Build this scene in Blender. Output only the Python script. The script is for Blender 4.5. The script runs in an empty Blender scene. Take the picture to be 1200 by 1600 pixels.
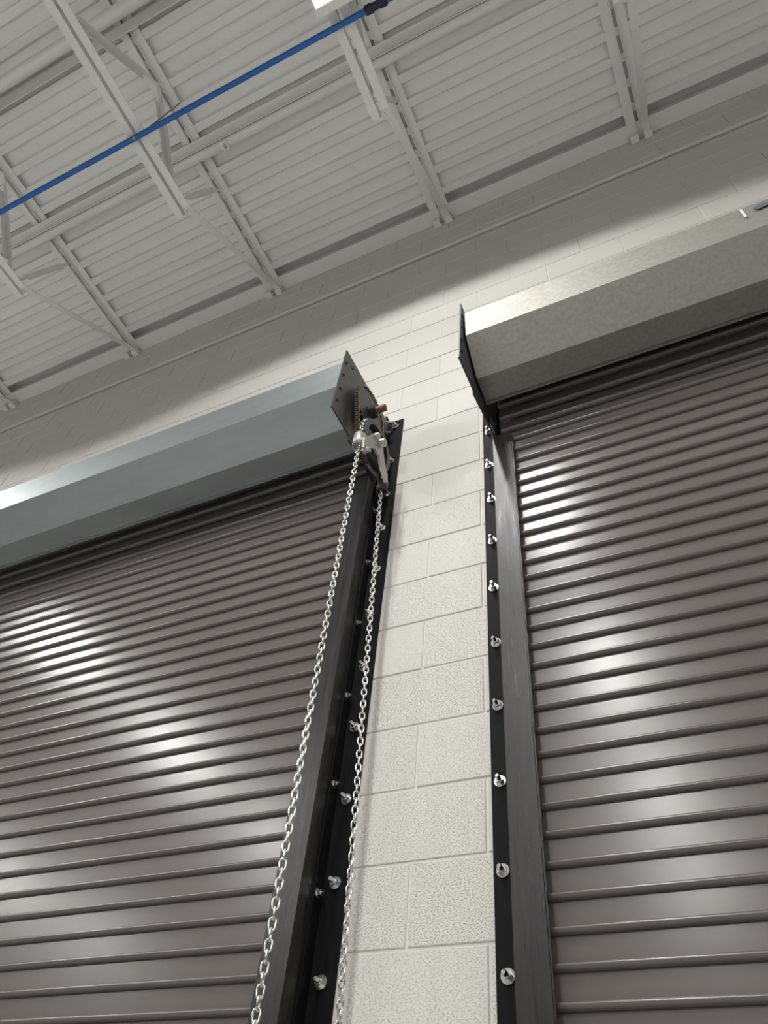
import bpy, math, random
from mathutils import Matrix, Vector
random.seed(7)
sc = bpy.context.scene
COL = sc.collection
Z0 = 4.4704                     # height above the floor of the mortar joint that all z values below refer to

# ---------------------------------------------------------------- camera
cd = bpy.data.cameras.new('camera')
cam = bpy.data.objects.new('camera', cd); COL.objects.link(cam)
CR, CU, CF = Vector((0.9041, 0.4184, 0.0871)), Vector((0.2661, -0.7117, 0.6501)), Vector((-0.3340, 0.5645, 0.7548))
CF.normalize(); CR = (CR - CR.dot(CF) * CF).normalized(); CU = CR.cross(CF)
cam.matrix_world = Matrix(((CR.x, CU.x, -CF.x, 0.5863), (CR.y, CU.y, -CF.y, -1.7351), (CR.z, CU.z, -CF.z, Z0 - 2.8858), (0, 0, 0, 1)))
cd.sensor_fit = 'VERTICAL'; cd.sensor_height = 36.0; cd.sensor_width = 27.0
cd.lens = 1157.6 / 1600 * 36; cd.clip_start = 0.01
sc.camera = cam

# ---------------------------------------------------------------- world, exposure, lamps
w = bpy.data.worlds.new('world'); sc.world = w; w.use_nodes = True
w.node_tree.nodes['Background'].inputs[0].default_value = (0.5, 0.5, 0.5, 1)
w.node_tree.nodes['Background'].inputs[1].default_value = 0.02
vs = sc.view_settings
vs.view_transform = 'Standard'; vs.look = 'None'; vs.gamma = 1; vs.use_curve_mapping = False
vs.exposure = 0.0
LAMP_W = 136.0                  # watts of each of the two modules of a lamp
LAMP_R = .08
LAMP_SPREAD = 162.0             # degrees, the cut-off of the lamp's lens
LAMP_GLOW = 5.0                 # radiance of the lit diffuser as seen
LAMP_COLOR = (1.0, 0.985, 0.955)
LAMP_Z = 1.80
LAMP_ROWS = (-10.6, -5.42, -0.255, 4.92)
LAMP_YS = (-1.52, -3.92, -6.32, -8.72)

# ---------------------------------------------------------------- materials
def mat(name, base, rough=0.5, metal=0.0, var=None, vscale=8.0, stretch=(1, 1, 1), bump=0.0, bscale=100.0, rvar=0.0, spec=0.5, emit=None):
    m = bpy.data.materials.new(name); m.use_nodes = True
    nt = m.node_tree; b = nt.nodes['Principled BSDF']; L = nt.links
    b.inputs['Base Color'].default_value = (*base, 1); b.inputs['Roughness'].default_value = rough
    b.inputs['Metallic'].default_value = metal; b.inputs['Specular IOR Level'].default_value = spec
    if emit:
        b.inputs['Emission Color'].default_value = (*emit[0], 1); b.inputs['Emission Strength'].default_value = emit[1]
    if var is not None or bump or rvar:
        g = nt.nodes.new('ShaderNodeNewGeometry'); mp = nt.nodes.new('ShaderNodeMapping')
        mp.inputs['Scale'].default_value = stretch; L.new(g.outputs['Position'], mp.inputs['Vector'])
    if var is not None or rvar:
        n = nt.nodes.new('ShaderNodeTexNoise'); n.inputs['Scale'].default_value = vscale; n.inputs['Detail'].default_value = 5
        n.inputs['Roughness'].default_value = 0.6
        L.new(mp.outputs[0], n.inputs['Vector'])
        r = nt.nodes.new('ShaderNodeMapRange'); r.inputs['From Min'].default_value = .3; r.inputs['From Max'].default_value = .7
        L.new(n.outputs['Fac'], r.inputs['Value'])
        if var is not None:
            mx = nt.nodes.new('ShaderNodeMix'); mx.data_type = 'RGBA'
            mx.inputs['A'].default_value = (*base, 1); mx.inputs['B'].default_value = (*var, 1)
            L.new(r.outputs[0], mx.inputs['Factor']); L.new(mx.outputs['Result'], b.inputs['Base Color'])
        if rvar:
            r2 = nt.nodes.new('ShaderNodeMapRange'); r2.inputs['From Min'].default_value = .3; r2.inputs['From Max'].default_value = .7
            r2.inputs['To Min'].default_value = rough; r2.inputs['To Max'].default_value = rough + rvar
            L.new(n.outputs['Fac'], r2.inputs['Value']); L.new(r2.outputs[0], b.inputs['Roughness'])
    if bump:
        n2 = nt.nodes.new('ShaderNodeTexNoise'); n2.inputs['Scale'].default_value = bscale; n2.inputs['Detail'].default_value = 3
        L.new(mp.outputs[0], n2.inputs['Vector'])
        bp = nt.nodes.new('ShaderNodeBump'); bp.inputs['Strength'].default_value = bump; bp.inputs['Distance'].default_value = .002
        L.new(n2.outputs['Fac'], bp.inputs['Height']); L.new(bp.outputs[0], b.inputs['Normal'])
    return m

def block_material():
    """thick cream paint on split-pore concrete block: pits, grain, each block its own roughness"""
    m = bpy.data.materials.new('painted_block'); m.use_nodes = True
    nt = m.node_tree; b = nt.nodes['Principled BSDF']; L = nt.links; N = nt.nodes.new
    b.inputs['Base Color'].default_value = (0.77, 0.755, 0.71, 1); b.inputs['Roughness'].default_value = .48
    g = N('ShaderNodeNewGeometry'); oi = N('ShaderNodeObjectInfo')
    n1 = N('ShaderNodeTexNoise'); n1.inputs['Scale'].default_value = 190; n1.inputs['Detail'].default_value = 4; n1.inputs['Roughness'].default_value = .7
    mp = N('ShaderNodeMapping'); mp.inputs['Scale'].default_value = (1, 1, 1.7); L.new(g.outputs['Position'], mp.inputs['Vector'])
    L.new(mp.outputs[0], n1.inputs['Vector'])
    rp = N('ShaderNodeMapRange'); rp.inputs['From Min'].default_value = .30; rp.inputs['From Max'].default_value = .46
    L.new(n1.outputs['Fac'], rp.inputs['Value'])
    n2 = N('ShaderNodeTexNoise'); n2.inputs['Scale'].default_value = 9; n2.inputs['Detail'].default_value = 2
    L.new(g.outputs['Position'], n2.inputs['Vector'])
    add = N('ShaderNodeMath'); add.operation = 'MULTIPLY_ADD'; add.inputs[1].default_value = .45
    L.new(n2.outputs['Fac'], add.inputs[0]); L.new(rp.outputs[0], add.inputs[2])
    st = N('ShaderNodeMapRange'); st.inputs['To Min'].default_value = .6; st.inputs['To Max'].default_value = .85
    L.new(oi.outputs['Random'], st.inputs['Value'])
    bp = N('ShaderNodeBump'); bp.inputs['Distance'].default_value = .0024
    L.new(st.outputs[0], bp.inputs['Strength']); L.new(add.outputs[0], bp.inputs['Height']); L.new(bp.outputs[0], b.inputs['Normal'])
    return m

M = dict(
    block=block_material(),
    mortar=mat('painted_mortar', (0.76, 0.745, 0.70), .55, bump=.4, bscale=120),
    deck=mat('white_deck_paint', (0.89, 0.885, 0.875), .45, var=(0.85, 0.845, 0.835), vscale=3, stretch=(.3, 2, 1)),
    steel_paint=mat('white_steel_paint', (0.85, 0.845, 0.83), .42),
    floor=mat('sealed_concrete', (0.56, 0.555, 0.545), .4, var=(0.50, 0.495, 0.485), vscale=1.5),
    roomwall=mat('room_wall_paint', (0.11, 0.109, 0.106), .6),
    slat=mat('bronze_grey_slat_paint', (0.148, 0.131, 0.126), .22, spec=.60, var=(.138, .122, .117), vscale=2),
    galv=mat('galvanized_sheet', (0.38, 0.373, 0.343), .57, metal=1.0, var=(0.32, 0.314, 0.29), vscale=60, rvar=.08, bump=.03, bscale=40),
    galv_blue=mat('dull_galvanized_sheet', (0.46, 0.51, 0.52), .37, metal=1.0, var=(0.33, 0.365, 0.375), vscale=3.5, stretch=(.5, 1, 2.5), rvar=.12),
    mill=mat('dark_mill_steel', (0.010, 0.010, 0.010), .24, metal=0.0, var=(0.026, 0.026, 0.026), vscale=12, stretch=(8, 8, .5), rvar=.16, bump=.12, bscale=160, spec=.45),
    black=mat('black_steel_guide', (0.004, 0.004, 0.0045), .42, metal=0.0, var=(0.009, 0.009, 0.010), vscale=14, stretch=(7, 7, .6), rvar=.18, bump=.12, bscale=160, spec=.12),
    plate=mat('grey_steel_plate', (0.075, 0.073, 0.069), .45, metal=0.5, var=(0.06, 0.058, 0.055), vscale=10),
    zinc=mat('zinc_plated', (0.78, 0.79, 0.78), .22, metal=1.0),
    chain=mat('zinc_chain', (0.80, 0.80, 0.77), .25, metal=1.0),
    cast=mat('cast_aluminium', (0.52, 0.51, 0.49), .45, metal=.85, bump=.15, bscale=180),
    rust=mat('rusty_shaft', (0.15, 0.062, 0.032), .6, metal=.4, var=(0.21, 0.12, 0.08), vscale=60),
    dark=mat('dark_cast_iron', (0.045, 0.043, 0.042), .45, metal=.6),
    oily=mat('oiled_drive_chain', (0.15, 0.115, 0.085), .35, metal=.8),
    blue=mat('blue_pipe', (0.016, 0.14, 0.47), .36),
    navy=mat('dark_blue_coupling', (0.012, 0.012, 0.05), .4),
    clip=mat('grey_band_clip', (0.25, 0.32, 0.36), .35, metal=.7),
    rod=mat('grey_hanger_rod', (0.22, 0.20, 0.18), .5, metal=.6),
    glow=mat('lamp_diffuser', (0.9, 0.9, 0.9), .5, emit=(LAMP_COLOR, LAMP_GLOW)),
    inside=mat('rubber_black', (0.01, 0.01, 0.01), .7),
)

# ---------------------------------------------------------------- mesh helpers (world coordinates, z relative to Z0)
class MB:
    def __init__(s): s.v = []; s.f = []; s.sm = []
    def add(s, vs, fs, smooth=False):
        o = len(s.v); s.v += [tuple(v) for v in vs]; s.f += [tuple(o + i for i in f) for f in fs]; s.sm += [smooth] * len(fs); return s
    def box(s, x0, x1, y0, y1, z0, z1):
        v = [(x, y, z) for z in (z0, z1) for y in (y0, y1) for x in (x0, x1)]
        return s.add(v, [(0, 2, 3, 1), (4, 5, 7, 6), (0, 1, 5, 4), (2, 6, 7, 3), (0, 4, 6, 2), (1, 3, 7, 5)])
    def obox(s, a, b, wd, th, up=(0, 0, 1)):
        """bar from a to b, wd wide sideways, th thick along up"""
        a, b, up = Vector(a), Vector(b), Vector(up); d = (b - a).normalized()
        sd = d.cross(up).normalized(); u = sd.cross(d)
        v = [p + sd * i * wd / 2 + u * j * th / 2 for p in (a, b) for i, j in ((-1, -1), (1, -1), (1, 1), (-1, 1))]
        return s.add(v, [(0, 3, 2, 1), (4, 5, 6, 7)] + [(i, (i + 1) % 4, 4 + (i + 1) % 4, 4 + i) for i in range(4)])
    def prism(s, prof, axis, a, b, smooth=False, caps=True):
        """closed 2-D profile swept along axis 'x','y','z' from a to b"""
        def P(p, t): return {'x': (t, p[0], p[1]), 'y': (p[0], t, p[1]), 'z': (p[0], p[1], t)}[axis]
        n = len(prof); v = [P(p, a) for p in prof] + [P(p, b) for p in prof]
        s.add(v, [(i, (i + 1) % n, n + (i + 1) % n, n + i) for i in range(n)], smooth)
        if caps: s.add(v, [tuple(range(n - 1, -1, -1)), tuple(range(n, 2 * n))])
        return s
    def sheet(s, line, axis, a, b, t):
        """open 2-D polyline swept into a sheet of thickness t"""
        n = len(line); out = []
        for i in range(n):
            p0 = Vector(line[max(0, i - 1)]); p1 = Vector(line[min(n - 1, i + 1)]); d = (p1 - p0).normalized()
            out.append(Vector(line[i]) + Vector((-d.y, d.x)) * t)
        return s.prism([tuple(p) for p in line] + [tuple(p) for p in reversed(out)], axis, a, b)
    def tube(s, pts, r, n=12, closed=False, caps=True):
        pts = [Vector(p) for p in pts]; m = len(pts); rings = []; nrm = None
        for i in range(m):
            if closed: d = (pts[(i + 1) % m] - pts[i - 1]).normalized()
            else: d = (pts[min(m - 1, i + 1)] - pts[max(0, i - 1)]).normalized()
            if nrm is None: nrm = d.orthogonal().normalized()
            nrm = (nrm - nrm.dot(d) * d).normalized(); bn = d.cross(nrm)
            rr = r[i] if isinstance(r, (list, tuple)) else r
            rings.append([pts[i] + rr * (math.cos(2 * math.pi * k / n) * nrm + math.sin(2 * math.pi * k / n) * bn) for k in range(n)])
        v = [p for q in rings for p in q]; f = []
        for i in range(m if closed else m - 1):
            for k in range(n):
                f.append((i * n + k, i * n + (k + 1) % n, ((i + 1) % m) * n + (k + 1) % n, ((i + 1) % m) * n + k))
        s.add(v, f, True)
        if caps and not closed:
            s.add(v, [tuple(range(n - 1, -1, -1)), tuple(range((m - 1) * n, m * n))])
        return s
    def ring(s, c, ro, ri, x0, x1, n=28):
        """flat ring around the x axis"""
        v = []
        for x in (x0, x1):
            for r in (ro, ri):
                v += [(x, c[0] + r * math.cos(2 * math.pi * k / n), c[1] + r * math.sin(2 * math.pi * k / n)) for k in range(n)]
        f = []
        for k in range(n):
            q = (k + 1) % n
            f += [(k, q, 2 * n + q, 2 * n + k), (n + q, n + k, 3 * n + k, 3 * n + q), (q, k, n + k, n + q), (2 * n + k, 2 * n + q, 3 * n + q, 3 * n + k)]
        return s.add(v, f)
    def mesh(s, name, m, off=(0, 0, 0)):
        me = bpy.data.meshes.new(name)
        me.from_pydata([(x - off[0], y - off[1], z - off[2]) for x, y, z in s.v], [], s.f)
        me.polygons.foreach_set('use_smooth', s.sm); me.materials.append(m)
        import bmesh
        bm = bmesh.new(); bm.from_mesh(me); bmesh.ops.recalc_face_normals(bm, faces=bm.faces); bm.to_mesh(me); bm.free()
        return me

def worldloc(o):
    v = Vector(o.location)
    while o.parent: o = o.parent; v += o.location
    return v
def link(name, me, loc, parent=None):
    o = bpy.data.objects.new(name, me); COL.objects.link(o); o.location = loc
    if parent is not None: o.parent = parent
    return o
def part(name, mb, m, parent=None, origin=None, **props):
    """mesh built in place: parent (if any) is only ever translated, so the origin is taken off the coordinates"""
    base = worldloc(parent) - Vector((0, 0, Z0)) if parent is not None else Vector((0, 0, 0))
    og = Vector(origin) if origin else base
    o = link(name, mb.mesh(name, m, og), og - base if parent is not None else og + Vector((0, 0, Z0)), parent)
    for k, v in props.items(): o[k] = v
    return o
def thing(name, loc, label, cat, group=None):
    o = bpy.data.objects.new(name, None); COL.objects.link(o); o.location = (loc[0], loc[1], loc[2] + Z0)
    o.empty_display_size = .1; o['label'] = label; o['category'] = cat
    if group: o['group'] = group
    return o
def struct(name, mb, m): return part(name, mb, m, kind='structure')
def copy_to(src, loc, parent):
    """copy a part and its sub-parts"""
    o = src.copy(); COL.objects.link(o); o.parent = parent; o.location = loc
    for c in list(src.children):
        d = c.copy(); COL.objects.link(d); d.parent = o
    return o

# ---------------------------------------------------------------- room shell
XW0, XW1, YB = -17.0, 11.0, -22.0
FZ = -Z0; CEIL = 2.655
struct('floor', MB().box(XW0, XW1, YB, .2, FZ - .1, FZ), M['floor'])
struct('wall_front', MB().box(XW0 - .2, XW1 + .2, YB - .2, YB, FZ - .1, CEIL + .2), M['roomwall'])
struct('wall_left', MB().box(XW0 - .2, XW0, YB, .2, FZ - .1, CEIL + .2), M['roomwall'])
struct('wall_right', MB().box(XW1, XW1 + .2, YB, .2, FZ - .1, CEIL + .2), M['roomwall'])
JL, JR = -0.530, 0.078          # jambs of the two openings beside the pier
DW = 3.66
wb = MB()                        # mortar plane, 4 mm behind the faces of the blocks
wb.box(JL, JR, .004, .2, FZ, -.42)
wb.box(XW0, JL - DW, .004, .2, FZ, -.42)
wb.box(JR + DW, XW1, .004, .2, FZ, -.42)
wb.box(XW0, XW1, .004, .2, -.42, 2.72)
wall = struct('wall_back', wb, M['mortar'])
BL, BH = .4064, .2032
block_meshes = {}
def block_mesh(wd):
    k = round(wd, 3)
    if k not in block_meshes:
        a, h = wd / 2 - .0028, BH / 2 - .0028; c = .0032
        rects = [(a, h, .03), (a, h, .0036), (a - c * .5, h - c * .5, .0008), (a - c, h - c, 0)]
        v = [(sx * p, y, sz * q) for p, q, y in rects for sx, sz in ((-1, -1), (1, -1), (1, 1), (-1, 1))]
        f = [(12, 13, 14, 15)] + [(4 * l + i, 4 * l + (i + 1) % 4, 4 * l + 4 + (i + 1) % 4, 4 * l + 4 + i) for l in range(3) for i in range(4)]
        block_meshes[k] = MB().add(v, f).mesh('block', M['block'])
    return block_meshes[k]
for n in range(-13, 14):
    centre = (n % 2 == 0) if n >= 1 else (n % 2 == 1)
    if n == 0: centre = False
    zc = -(n + .5) * BH
    for i in range(-14, 8):
        x0 = (-.2232 if centre else -.0168) + i * BL; x1 = x0 + BL
        if zc < -.42:
            x0, x1 = max(x0, JL), min(x1, JR)
            if x1 - x0 < .03: continue
        if n <= -5:
            if x1 < -4.9 or x0 > 2.3: continue
        elif x1 < -1.35 or x0 > .25: continue
        o = link('block', block_mesh(x1 - x0), ((x0 + x1) / 2, random.uniform(-.0008, .0006), zc), None)
        o.parent = wall; o.rotation_euler = (random.uniform(-.003, .003), 0, random.uniform(-.002, .002))

# steel ledger angle along the wall head
struct('trim_1', MB().prism([(-.108, 2.640), (-.0005, 2.640), (-.0005, 2.648), (-.100, 2.648), (-.100, 2.70), (-.108, 2.70)], 'x', XW0, XW1), M['steel_paint'])
# ribbed steel roof deck in sheets of six ribs
ceil = struct('ceiling', MB().box(XW0, XW1, YB, -.165, CEIL + .062, CEIL + .16).box(XW0, XW1, -.165, .2, CEIL + .10, CEIL + .16), M['deck'])
PITCH = .1528
DY0 = -.045 - .1528
def rib(y):                      # narrow low flat centred on y, wide raised flat beyond it
    return [(y + .025, CEIL), (y - .025, CEIL), (y - .035, CEIL + .031), (y - .1178, CEIL + .031)]
DEC = .9168
dl = []
for k in range(6): dl += rib(DY0 - PITCH * k)
dl.append((DY0 - .9168 + .025, CEIL))
dl[0:1] = [(DY0 + .025, CEIL + .09), (DY0 + .025, CEIL)]
deck_me = None; y = 0.0; k = 0
while DY0 - DEC * k > YB + .5:
    if k < 2:
        dm = MB().sheet(dl if k == 0 else dl[1:], 'x', XW0, XW1, .0012); deck_me = dm.mesh('deck_panel', M['deck'])
    o = link('deck_panel', deck_me, (0, -DEC * k, (.0012 if k % 2 else 0)), ceil); k += 1

# ---------------------------------------------------------------- roof joists
JX = [-5.97, -4.545, -3.125, -1.695, -.262, 1.152, 2.575]
jl = ['white roof joist outside the left edge, farthest left of the row',
      'white roof joist whose wall seat shows at the far left edge of the photo',
      'white roof joist meeting the wall above the middle of the left shutter hood',
      'white roof joist with the grey clip that holds the blue pipe',
      'white roof joist with the bright lamp hung under its bottom chord',
      'white roof joist at upper right, meeting the wall over the right shutter hood',
      'white roof joist farthest right, beyond the right edge']
def build_joist(x, label):
    t = thing('roof_joist', (x, 0, 2.60), label, 'joist', 'roof joists')
    g, lg, th = .011, .050, .005
    for s in (-1, 1):            # top chord angles: horizontal leg up, vertical leg down beside the gap
        part('top_chord', MB().prism([(x + s * g, 2.630), (x + s * (g + th), 2.630), (x + s * (g + th), CEIL - .006), (x + s * (g + .060), CEIL - .006), (x + s * (g + .060), CEIL - .001), (x + s * g, CEIL - .001)], 'y', .0, YB), M['steel_paint'], t)
    for s, ye in ((-1, -.925), (1, -.98)):
        part('bottom_chord', MB().prism([(x + s * g, 1.925), (x + s * (g + lg), 1.925), (x + s * (g + lg), 1.930), (x + s * (g + th), 1.930), (x + s * (g + th), 1.975), (x + s * g, 1.975)], 'y', ye, YB), M['steel_paint'], t)
    for s in (-1, 1):            # bearing seat
        part('bearing_seat', MB().box(x + s * .018, x + s * .070, -.050, -.001, 2.568, 2.625), M['steel_paint'], t)
    xe = x + .036                # end web, bent bar from the bottom chord to the seat
    part('end_web', MB().sheet([(-1.06, 1.928), (-.965, 1.930), (-.93, 1.955), (-.10, 2.565), (-.015, 2.60)], 'x', x + .014, x + .060, .006).box(x + .012, x + .018, -.99, -.93, 1.93, 1.975), M['steel_paint'], t)
    def web(a, b, nm='web', side=False):
        a, b = Vector((x, *a)), Vector((x, *b)); d = b - a
        # crimped angle: flattened ends, full section between
        m1 = MB(); p1, p2 = a + d * .17, a + d * .83
        up = Vector((1, 0, 0)) if side else Vector((1, 0, 0)).cross(d).normalized()
        if side: p1, p2 = p1 + up * .019, p2 + up * .019
        m1.obox(p1, p2, .042, .004, up)
        if not side: m1.obox(p1 + Vector((-.019, 0, 0)) + up * .019, p2 + Vector((-.019, 0, 0)) + up * .019, .004, .038, up)
        m1.obox(a, p1, .018, .012, up); m1.obox(p2, b, .018, .012, up)
        part(nm, m1, M['steel_paint'], t)
    web((-1.02, 1.95), (-.86, 2.64), side=True); web((-1.06, 1.95), (-1.60, 2.64))
    yy = -1.60
    while yy > -8:
        web((yy, 2.64), (yy - .59, 1.95)); web((yy - .62, 1.95), (yy - 1.17, 2.64)); yy -= 1.18
    return t
for x, l in zip(JX, jl): build_joist(x, l)

def strip(name, label, cat, mb, m, loc, group=None):
    o = part(name, mb, m, origin=loc); o['label'] = label; o['category'] = cat
    if group: o['group'] = group
    return o
# bridging angles run along the wall under the top chords
b1 = strip('bridging_angle', 'white steel bridging angle under the joists nearest the wall, below the blue pipe', 'brace',
           MB().prism([(-1.208, 2.628), (-1.150, 2.628), (-1.150, 2.560), (-1.155, 2.560), (-1.155, 2.623), (-1.208, 2.623)], 'x', XW0, XW1), M['steel_paint'], (0, -1.17, 2.6), 'bridging angles')
b2 = strip('bridging_angle', 'white steel bridging angle at top left, beside the fat white pipe', 'brace',
           MB().prism([(-1.985, 2.628), (-1.930, 2.628), (-1.930, 2.570), (-1.935, 2.570), (-1.935, 2.623), (-1.985, 2.623)], 'x', XW0, XW1), M['steel_paint'], (0, -1.95, 2.6), 'bridging angles')
strip('white_pipe', 'fat white round pipe running along the joists at top left', 'pipe',
      MB().tube([(XW0, -2.045, 2.53), (XW1, -2.045, 2.53)], .042, 24), M['steel_paint'], (0, -2.045, 2.53))
strip('white_pipe', 'slimmer white round pipe beside the lower bridging angle, nearest the block wall', 'pipe',
      MB().tube([(XW0, -1.112, 2.590), (XW1, -1.112, 2.590)], .035, 24), M['steel_paint'], (0, -1.112, 2.590))
# small clip on the bridging
t = thing('pipe_clip', (-1.45, -1.11, 2.548), 'tiny white steel clip under the slimmer white pipe, below the blue pipe', 'clip')
part('clip_body', MB().box(-1.478, -1.462, -1.135, -1.085, 2.546, 2.555).box(-1.440, -1.424, -1.135, -1.085, 2.546, 2.555).box(-1.462, -1.440, -1.135, -1.122, 2.546, 2.555).box(-1.478, -1.424, -1.085, -1.076, 2.538, 2.558), M['steel_paint'], t)
part('clip_bolt', MB().tube([(-1.451, -1.105, 2.541), (-1.451, -1.105, 2.555)], .008, 6), M['zinc'], t)

# blue pipe
py, pz, pr = -1.442, 1.898, .0165
t = thing('blue_pipe', (-1.695, py, pz), 'bright blue compressed air pipe crossing under the roof joists', 'pipe')
part('pipe_run', MB().tube([(XW0 + .02, py, pz), (-.105, py, pz)], pr, 16), M['blue'], t)
part('coupling', MB().tube([(-.125, py, pz), (-.12, py, pz), (-.085, py, pz), (-.075, py, pz), (-.045, py, pz), (-.04, py, pz), (0.0, py, pz), (.005, py, pz)],
                           [.019, .026, .026, .0215, .0215, .026, .026, .020], 18), M['navy'], t, label='dark navy threaded coupling at the pipe end')
part('pipe_run', MB().tube([(0.0, py, pz), (XW1 - .02, py, pz)], pr, 16), M['blue'], t)
for jx in JX[1:4]:
    part('band_clip', MB().tube([(jx - .012, py, pz), (jx + .006, py, pz)], pr + .004, 16).box(jx - .012, jx + .006, py - .006, py + .006, pz + pr, 1.93), M['clip'], t)
part('hanger_rod', MB().tube([(-1.69, py, pz + .02), (-1.655, -1.445, 2.25), (-1.622, -1.449, 2.63)], .004, 8), M['rod'], t)

# conduit along the wall with straps
t = thing('wall_conduit', (0, -.016, 2.085), 'thin conduit painted cream, running along the top of the block wall', 'conduit')
part('conduit_run', MB().tube([(XW0 + .02, -.015, 2.085), (XW1 - .02, -.015, 2.085)], .0125, 14), M['mortar'], t)
st0 = part('strap', MB().box(-.014, .014, -.0305, -.0285, 2.070, 2.100).box(-.014, .014, -.0285, -.001, 2.0975, 2.100).box(-.014, .014, -.003, -.001, 2.100, 2.122), M['mortar'], t)
for sx in (-4.75, -3.25, -1.74, 1.12, 2.5):
    copy_to(st0, Vector((sx, 0, 0)), t)
st0.location.x += -.3

# ---------------------------------------------------------------- lamps
ld = bpy.data.lights.new('lamp_light', 'SPOT'); ld.shadow_soft_size = LAMP_R; ld.spot_blend = .10
ld.energy = LAMP_W; ld.color = LAMP_COLOR; ld.spot_size = math.radians(LAMP_SPREAD)
hb = MB(); W2, LN, HT = .105, 1.20, .055
hb.box(-W2, W2, -LN, 0, .018, HT)                                             # tray
hb.box(-W2, -W2 + .016, -LN, 0, -.006, .018).box(W2 - .016, W2, -LN, 0, -.006, .018)   # rim
hb.box(-W2 + .016, W2 - .016, -.045, 0, -.006, .018).box(-W2 + .016, W2 - .016, -LN, -LN + .045, -.006, .018)
hme = hb.mesh('lamp_housing', M['steel_paint'])
dme = MB().box(-W2 + .017, W2 - .017, -LN + .046, -.046, .004, .017).mesh('lamp_diffuser', M['glow'])
bme = MB().box(-.02, .02, -.33, -.29, HT, .125).box(-.02, .02, -.93, -.89, HT, .125).mesh('hanging_bracket', M['steel_paint'])
for i, lx in enumerate(LAMP_ROWS):
    for j, ly in enumerate(LAMP_YS):
        seen = (i == 2 and j == 0)
        lb = ('lit white strip lamp under a joist, cut by the top edge of the photo' if seen else
              'lit lamp outside the photo, %s from the wall in the %s' % (('nearest', 'second', 'third', 'farthest')[j], ('leftmost row', 'left shutter row', 'visible lamp row', 'rightmost row')[i]))
        t = thing('strip_lamp', (lx, ly, LAMP_Z), lb, 'lamp', 'strip lamps')
        link('lamp_housing', hme, (0, 0, 0), t); link('lamp_diffuser', dme, (0, 0, 0), t); link('hanging_bracket', bme, (0, 0, 0), t)
        for ly2 in (-.30, -.90):
            l = bpy.data.objects.new('lamp_light', ld); COL.objects.link(l); l.parent = t; l.location = (0, ly2, -.008)

# ---------------------------------------------------------------- roller shutters
SP = .0692
def slat_profile():
    # z=0 is the middle of the rolled bead; y is measured from the flat face, outwards negative
    pr = [(0.0035, -.0080), (-.0050, -.0081), (-.0092, -.0066), (-.0122, -.0040), (-.0140, -.0008), (-.0144, .0025), (-.0130, .0055), (-.0098, .0076), (-.0050, .0084)]
    pr += [(0.0, .0085), (0.0, SP - .0085)]
    back = [(.0045, SP - .0085), (.0052, .030), (.004, -.0078)]
    return pr + back
def shutter(label, x0, x1, zref, dz, group):
    t = thing('roller_shutter', ((x0 + x1) / 2, -.07, FZ), label, 'roller shutter', group)
    base = Vector(((x0 + x1) / 2, -.07, FZ)); hw = (x1 - x0) / 2
    prof = slat_profile()
    me = MB().prism(prof, 'x', -hw, hw).mesh('slat', M['slat'])
    for p in me.polygons: p.use_smooth = p.index in range(1, 8)   # the rolled bead only
    z = zref
    while z - SP > FZ + .09: z -= SP
    zb = z
    while z < -.20:
        link('slat', me, (0, min(0, -(z + .42) * .22), z - FZ), t); z += SP
    part('bottom_bar', MB().prism([(-.072, FZ + .005), (-.066, FZ + .005), (-.066, zb - .004), (-.095, zb - .004), (-.095, zb - .012), (-.072, zb - .012)], 'x', x0, x1), M['slat'], t)
    cy, cz, r = -.248, -.165 + dz, .118
    pts = []
    for k in range(16):
        a = 2 * math.pi * k / 16
        pts.append((cy + r * math.cos(a), cz + r * math.sin(a)))
        a += 2 * math.pi / 16 * .8
        pts.append((cy + (r + .0) * math.cos(a), cz + (r + .0) * math.sin(a)))
        a += 2 * math.pi / 16 * .1
        pts.append((cy + (r + .012) * math.cos(a), cz + (r + .012) * math.sin(a)))
    part('rolled_coil', MB().prism(pts, 'x', x0 + .03, x1 - .03), M['slat'], t)
    return t
shutter('brown grey slatted roller shutter on the left, under the dull bluish hood', JL - DW - .04, -.500, -1.193, 0, 'roller shutters')
shutter('brown grey slatted roller shutter on the right, under the speckled bright hood', .104, JR + DW + .04, -1.213, .03, 'roller shutters')

# hoods
def hood(label, x0, x1, dz, m, s, xp):
    t = thing('shutter_hood', ((x0 + x1) / 2, 0, dz), label, 'hood', 'shutter hoods')
    pr = [(-.004, .002), (-.445, 0.0), (-.432, -.172), (-.308, -.312), (-.205, -.322)]
    part('hood_cover', MB().sheet([(a, b + dz) for a, b in pr], 'x', x0, x1, -.0016), m, t)
    part('bottom_flange', MB().prism([(-.2065, -.322 + dz), (-.2045, -.322 + dz), (-.2005, -.343 + dz), (-.2025, -.343 + dz)], 'x', x0, x1), m, t)
    poly = [(-.47, .052), (-.475, -.41), (-.322, -.408), (-.322, -.436), (-.05, -.385), (-.03, .075)]
    part('bracket_plate', MB().prism([(a, b + dz + .002) for a, b in poly], 'x', xp - .003, xp + .003), M['plate'], t)
    for z in (-.03, -.13, -.24, -.33):
        part('plate_bolt', MB().tube([(xp - .006, -.452, z + dz), (xp + .006, -.452, z + dz)], .0075, 8), M['inside'], t)
    part('plate_bolt', MB().tube([(xp - .006, -.40, .005 + dz), (xp + .006, -.40, .005 + dz)], .006, 8), M['inside'], t)
    return t
hood('dull bluish galvanized hood over the left shutter, chain hoist on its end', JL - DW - .05, -.472, -.030, M['galv_blue'], -1, -.462)
hr = hood('bright speckled galvanized hood over the right shutter', .082, JR + DW + .05, 0, M['galv'], 1, .071)
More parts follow.
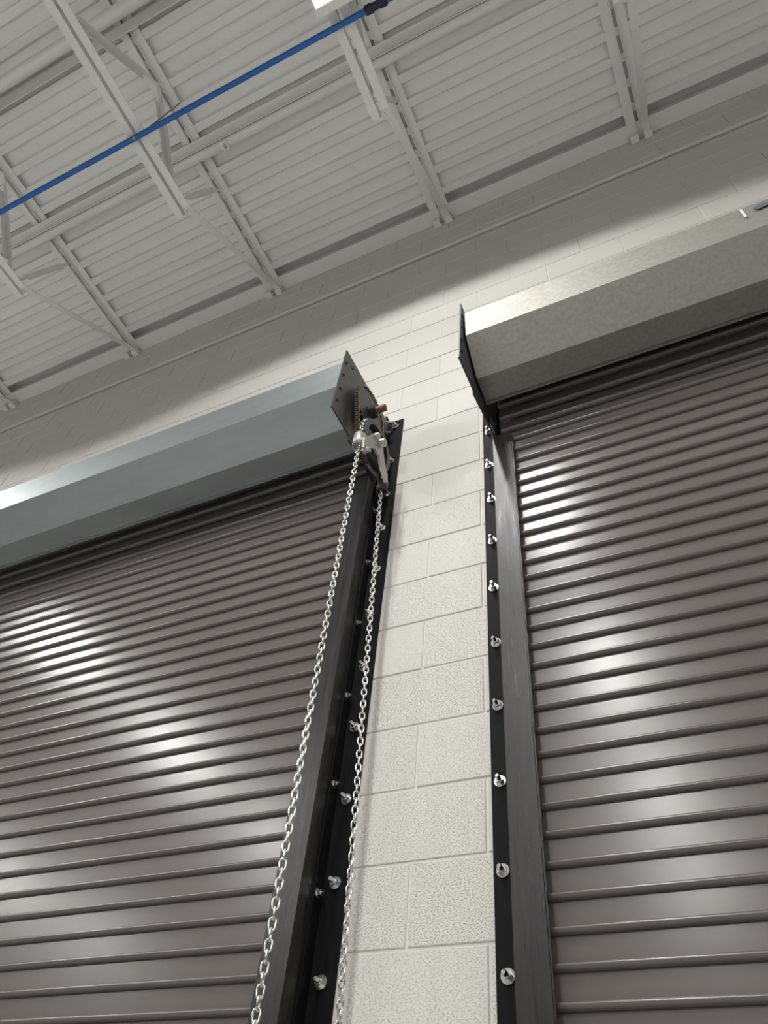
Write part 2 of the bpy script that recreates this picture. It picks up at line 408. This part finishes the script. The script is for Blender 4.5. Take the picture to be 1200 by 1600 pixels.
part('tape_piece', MB().box(1.150, 1.158, -.449, -.446, -.085, -.012), M['steel_paint'], hr, label='short white tape strip')
film = [(1.20, -.060), (1.19, -.035), (1.215, -.022), (1.25, -.026), (1.29, -.010), (1.36, -.004), (1.62, -.004), (1.62, -.060), (1.50, -.072), (1.40, -.055), (1.33, -.066), (1.25, -.050)]
part('film_scrap', MB().add([(x, -.4475, z) for x, z in film] + [(x, -.4490, z) for x, z in film], [tuple(range(11, -1, -1)), tuple(range(12, 24))] + [(i, (i + 1) % 12, 12 + (i + 1) % 12, 12 + i) for i in range(12)]), M['clip'], hr, label='torn blue grey film scrap')

# guides
def hexnut(x, y0, y1, z, r):
    return MB().prism([(x + r * math.cos(math.pi / 3 * k + .3), z + r * math.sin(math.pi / 3 * k + .3)) for k in range(6)], 'y', y0, y1)
def bolt_proto(x, z, parent, yf):
    b = part('anchor_bolt', MB().tube([(x, yf, z), (x, yf - .030, z), (x, yf - .032, z)], [.0062, .0062, .0045], 10), M['zinc'], parent, origin=(x, yf, z))
    part('nut', hexnut(x, yf - .003, yf - .014, z, .0115), M['zinc'], b, origin=(x, yf, z))
    part('washer', MB().tube([(x, yf, z), (x, yf - .003, z)], .0165, 18), M['zinc'], b, origin=(x, yf, z))
    return b
def guide(label, s, xe, xb, ztop, xbolt, zbolts):
    """s=+1: opening lies to the right (+x). xe edge on the wall, xb inner fold"""
    t = thing('shutter_guide', (xe, 0, FZ), label, 'guide', 'shutter guides')
    f = lambda d: xe + s * d
    # wall angle: leg on the wall, second leg standing out
    wd = abs(xb - xe)
    part('wall_angle', MB().prism([(xe, -.0008), (f(wd + .006), -.0008), (f(wd + .006), -.050), (f(wd), -.050), (f(wd), -.0075), (xe, -.0075)], 'z', FZ, ztop), M['black'], t)
    a = wd + .007
    part('outer_guide_angle', MB().prism([(f(a), -.016), (f(a), -.110), (f(a + .0745), -.110), (f(a + .0745), -.104), (f(a + .006), -.104), (f(a + .006), -.016)], 'z', FZ, -.44), M['mill'], t)
    part('inner_guide_angle', MB().prism([(f(a + .0065), -.009), (f(a + .0065), -.055), (f(a + .0710), -.055), (f(a + .0710), -.049), (f(a + .0125), -.049), (f(a + .0125), -.009)], 'z', FZ, -.44), M['black'], t)
    part('wear_strip', MB().box(f(a + .0700), f(a + .0775), -.1035, -.094, FZ, -.46).box(f(a + .0752), f(a + .0790), -.1085, -.1045, FZ, -.46), M['mill'], t)
    part('guide_stop', MB().box(f(a + .012), f(a + .062), -.102, -.060, -.437, -.431), M['zinc'], t)
    p = bolt_proto(xbolt, zbolts[0], t, -.0078)
    for z in zbolts[1:]:
        dx = random.uniform(-.003, .003)
        o = copy_to(p, p.location + Vector((dx, 0, z - zbolts[0])), t)
        o.rotation_euler = (random.uniform(-.05, .05), random.uniform(0, 1), random.uniform(-.05, .05))
    return t
zl = [-.229, -.462, -.678, -.912, -1.140, -1.370, -1.600, -1.836, -2.068, -2.297]
while zl[-1] - .23 > FZ + .1: zl.append(zl[-1] - .23)
zr = [-.244, -.478, -.695, -.927, -1.155, -1.389, -1.618, -1.852, -2.083, -2.308]
while zr[-1] - .23 > FZ + .1: zr.append(zr[-1] - .23)
gl = guide('black steel guide rail of the left shutter, behind the hanging chain', -1, -.397, -.466, .100, -.434, [.050] + zl)
gr = guide('black steel guide rail of the right shutter, right of the block pier', 1, 0.0, .067, .06, .026, zr)
# small through bolts on the standing leg of the left guide
bx = -.466
b = part('through_bolt', MB().tube([(bx, -.034, -.585), (bx + .019, -.034, -.585)], .0048, 10), M['zinc'], gl, origin=(bx, -.034, -.585))
part('nut', MB().prism([(-.034 + .009 * math.cos(math.pi / 3 * k), -.585 + .009 * math.sin(math.pi / 3 * k)) for k in range(6)], 'x', bx + .002, bx + .011), M['zinc'], b, origin=(bx, -.034, -.585))
part('washer', MB().tube([(bx, -.034, -.585), (bx + .002, -.034, -.585)], .0125, 16), M['zinc'], b, origin=(bx, -.034, -.585))
zz = -.585
while zz - .303 > FZ + .1:
    zz -= .303; copy_to(b, b.location + Vector((0, 0, zz + .585)), gl)
# bolts that hold the bracket plate to the top of the guide
for (yy, zz) in ((-.045, .035), (-.045, -.045), (-.075, -.005)):
    copy_to(b, b.location + Vector((.012, yy + .034, zz + .585)), gl)
# light shim between the plate and guide under the right hood
part('shim_plate', MB().box(.078, .082, -.150, -.100, -.415, -.340), M['galv_blue'], gr)

# ---------------------------------------------------------------- chain hoist on the left bracket
SC, PC = (-.255, -.190), (-.250, -.455)       # sprocket and pocket wheel centres (y, z)
t = thing('chain_hoist', (-.462, SC[0], SC[1]), 'chain hoist with sprocket and hand chain wheel at the left hood end', 'hoist')
n = 40; pts = []
for k in range(n * 2):
    a = 2 * math.pi * k / (n * 2); r = .119 if k % 2 else .110
    pts.append((SC[0] + r * math.cos(a), SC[1] + r * math.sin(a)))
part('sprocket', MB().prism(pts, 'x', -.429, -.422), M['plate'], t)
part('hub', MB().tube([(-.459, *SC), (-.392, *SC)], .030, 20), M['dark'], t)
part('shaft', MB().tube([(-.470, *SC), (-.352, *SC), (-.349, *SC)], [.0165, .0165, .0145], 18), M['rust'], t, label='rusty brown shaft end')
pts = []
for k in range(32):
    a = 2 * math.pi * k / 32; r = .052 if k % 2 else .045
    pts.append((PC[0] + r * math.cos(a), PC[1] + r * math.sin(a)))
part('pinion', MB().prism(pts, 'x', -.429, -.422), M['dark'], t)
part('lower_shaft', MB().tube([(-.462, *PC), (-.335, *PC)], .013, 14), M['zinc'], t)
part('lower_hub', MB().tube([(-.459, *PC), (-.395, *PC)], .026, 18), M['dark'], t)
# roller chain around both, links too small to pick apart singly
R1, R2 = .121, .056; ddy, ddz = PC[0] - SC[0], PC[1] - SC[1]
L = math.hypot(ddy, ddz); th = math.atan2(ddz, ddy); al = math.acos((R1 - R2) / L)
path = []
for k in range(61):
    a = th + al + (2 * math.pi - 2 * al) * k / 60
    path.append((SC[0] + R1 * math.cos(a), SC[1] + R1 * math.sin(a)))
for k in range(21):
    a = th - al + 2 * al * k / 20
    path.append((PC[0] + R2 * math.cos(a), PC[1] + R2 * math.sin(a)))
path.append(path[0])
tot = [0]
for p, q in zip(path, path[1:]): tot.append(tot[-1] + math.hypot(q[0] - p[0], q[1] - p[1]))
def at(s):
    s %= tot[-1]
    for i in range(len(tot) - 1):
        if tot[i + 1] >= s:
            f = (s - tot[i]) / max(1e-9, tot[i + 1] - tot[i]); p, q = path[i], path[i + 1]
            return (p[0] + f * (q[0] - p[0]), p[1] + f * (q[1] - p[1]))
nl = int(tot[-1] / .0127) // 2 * 2; stp = tot[-1] / nl; cb = MB()
for k in range(nl):
    a, c = at(k * stp), at((k + 1) * stp); xo = .0085 if k % 2 else .0062
    d = Vector((0, c[0] - a[0], c[1] - a[1])); e = d.normalized() * .002
    for sx in (-1, 1):
        x = -.4255 + sx * xo
        cb.obox(Vector((x, *a)) - e, Vector((x, *c)) + e, .0095, .0018, (1, 0, 0))
    cb.tube([(-.4255 - .0055, *a), (-.4255 + .0055, *a)], .0042, 6)
part('drive_chain', cb, M['oily'], t, kind='stuff', label='brown oiled roller chain around the sprocket')
# pocket wheel: two rims, spokes, groove
part('wheel_rim', MB().ring(PC, .112, .088, -.392, -.386, 40).ring(PC, .112, .088, -.366, -.360, 40).ring(PC, .098, .088, -.386, -.366, 40), M['plate'], t)
for k in range(5):
    a = 2 * math.pi * k / 5 + .4
    part('spoke', MB().obox((-.376, PC[0] + .02 * math.cos(a), PC[1] + .02 * math.sin(a)), (-.376, PC[0] + .092 * math.cos(a), PC[1] + .092 * math.sin(a)), .020, .008, (1, 0, 0)), M['dark'], t)
part('wheel_hub', MB().tube([(-.395, *PC), (-.352, *PC)], .024, 18), M['dark'], t)
# cast chain guide: three arms, tube for the front strand, ring for the rear one
gx0, gx1 = -.350, -.341
arm = [(-.384, -.588), (-.3555, -.5434), (-.3123, -.4618), (-.3033, -.4591), (-.3000, -.4800), (-.2774, -.4456), (-.2500, -.4410), (-.2426, -.4620), (-.2320, -.5000), (-.2102, -.5420), (-.1800, -.5700),
       (-.1700, -.6124), (-.1850, -.6270), (-.2317, -.5969), (-.2610, -.5560), (-.2949, -.5560), (-.3140, -.5680), (-.3515, -.6243), (-.3763, -.6433)]
part('chain_guide', MB().prism(arm, 'x', gx0, gx1), M['cast'], t, label='silver cast chain guide with three arms')
part('guide_boss', MB().tube([(-.352, -.262, -.470), (-.322, -.262, -.470), (-.320, -.262, -.470)], [.019, .017, .014], 18), M['cast'], t)
part('guide_boss', MB().tube([(-.352, -.304, -.476), (-.328, -.304, -.476), (-.326, -.304, -.476)], [.013, .012, .010], 14), M['cast'], t)
def sleeve(y, z0, z1, r, m, nm):
    v = []; nn = 20; ms = MB()
    prof = [(r, z0), (r, z1), (r - .0035, z1), (r - .0035, z0)]
    for q in prof: v += [(-.375 + q[0] * math.cos(2 * math.pi * k / nn), y + q[0] * math.sin(2 * math.pi * k / nn), q[1]) for k in range(nn)]
    ms.add(v, [(i * nn + k, i * nn + (k + 1) % nn, ((i + 1) % 4) * nn + (k + 1) % nn, ((i + 1) % 4) * nn + k) for i in range(4) for k in range(nn)], True)
    part(nm, ms, m, t)
sleeve(-.366, -.612, -.542, .024, M['cast'], 'guide_tube')
sleeve(-.150, -.635, -.575, .022, M['plate'], 'guide_tube')
part('guide_bolt', MB().tube([(-.352, -.352, -.632), (-.330, -.352, -.632)], .011, 12).box(-.36, -.345, -.362, -.342, -.640, -.60), M['cast'], t)

# hand chain
def link_mesh():
    a, bq, r = .0121, .0070, .0023; pts = []
    for k in range(6):
        q = -math.pi / 2 + math.pi * k / 5
        pts.append((bq * math.sin(q), 0, a - bq + bq * math.cos(q) + .0008))
    for k in range(6):
        q = math.pi / 2 + math.pi * k / 5
        pts.append((bq * math.sin(q), 0, -(a - bq) + bq * math.cos(q) - .0008))
    return MB().tube(pts, r, 6, closed=True).mesh('chain_link', M['chain'])
CPX = [(-.375, -.148, -4.2)]
strand = []
def hang(t_): return t_
front = [(-.376, -.362, PC[1]), (-.371, -.364, -1.2), (-.362, -.368, -2.0), (-.340, -.370, -3.2)]
rear = [(-.378, -.150, PC[1]), (-.377, -.149, -.68), (-.364, -.100, -1.60), (-.351, -.050, -2.40), (-.345, -.034, -3.0), (-.343, -.10, -3.35)]
full = []
full += list(reversed(front))
for k in range(1, 16):
    a = math.pi - math.pi * k / 16
    full.append((-.377, PC[0] + .106 * math.cos(a) * (1.05), PC[1] + .104 * math.sin(a)))
full += rear
for k in range(1, 8):                         # loop at the foot of the chain
    a = math.pi * k / 8
    full.append((-.350, -.235 + .135 * math.cos(a), -3.35 - .13 * math.sin(a)))
full.append(full[0])
PT = .0203
hc = thing('hand_chain', (-.375, -.25, PC[1]), 'shiny zinc hand chain looped over the hoist wheel at the left guide', 'chain')
me = link_mesh(); base = Vector((-.375, -.25, PC[1])); cnt = 0; carry = 0.0
pts = [Vector(p) for p in full]; samples = []
for p, q in zip(pts, pts[1:]):
    d = (q - p).length; s = carry
    while s < d:
        samples.append((p + (q - p) * (s / d), (q - p).normalized())); s += PT
    carry = s - d
rest = MB(); seen = [i for i, (p, d) in enumerate(samples) if p.z > -2.75]
for i, (p, d) in enumerate(samples):
    up = Vector((0, 0, 1)) if abs(d.z) > .3 else Vector((1, 0, 0))
    zc = d; xa = (Vector((1, 0, 0)) - zc * zc.x).normalized()
    tw = (.62 if d.z > 0 else -.70) + (math.pi / 2 if i % 2 else 0) + .30 * math.sin(i * .09 + 2) + random.uniform(-.14, .14)
    ya = zc.cross(xa); x2 = xa * math.cos(tw) + ya * math.sin(tw); y2 = zc.cross(x2)
    R = Matrix((x2, y2, zc)).transposed()
    if p.z > -2.75:
        o = link('chain_link', me, p - base, hc); o.rotation_mode = 'QUATERNION'; o.rotation_quaternion = R.to_quaternion(); cnt += 1
    else:
        rest.add([R @ v.co + p for v in me.vertices], [tuple(f.vertices) for f in me.polygons], True)
part('lower_links', rest, M['chain'], hc, kind='stuff')
print('links', cnt)
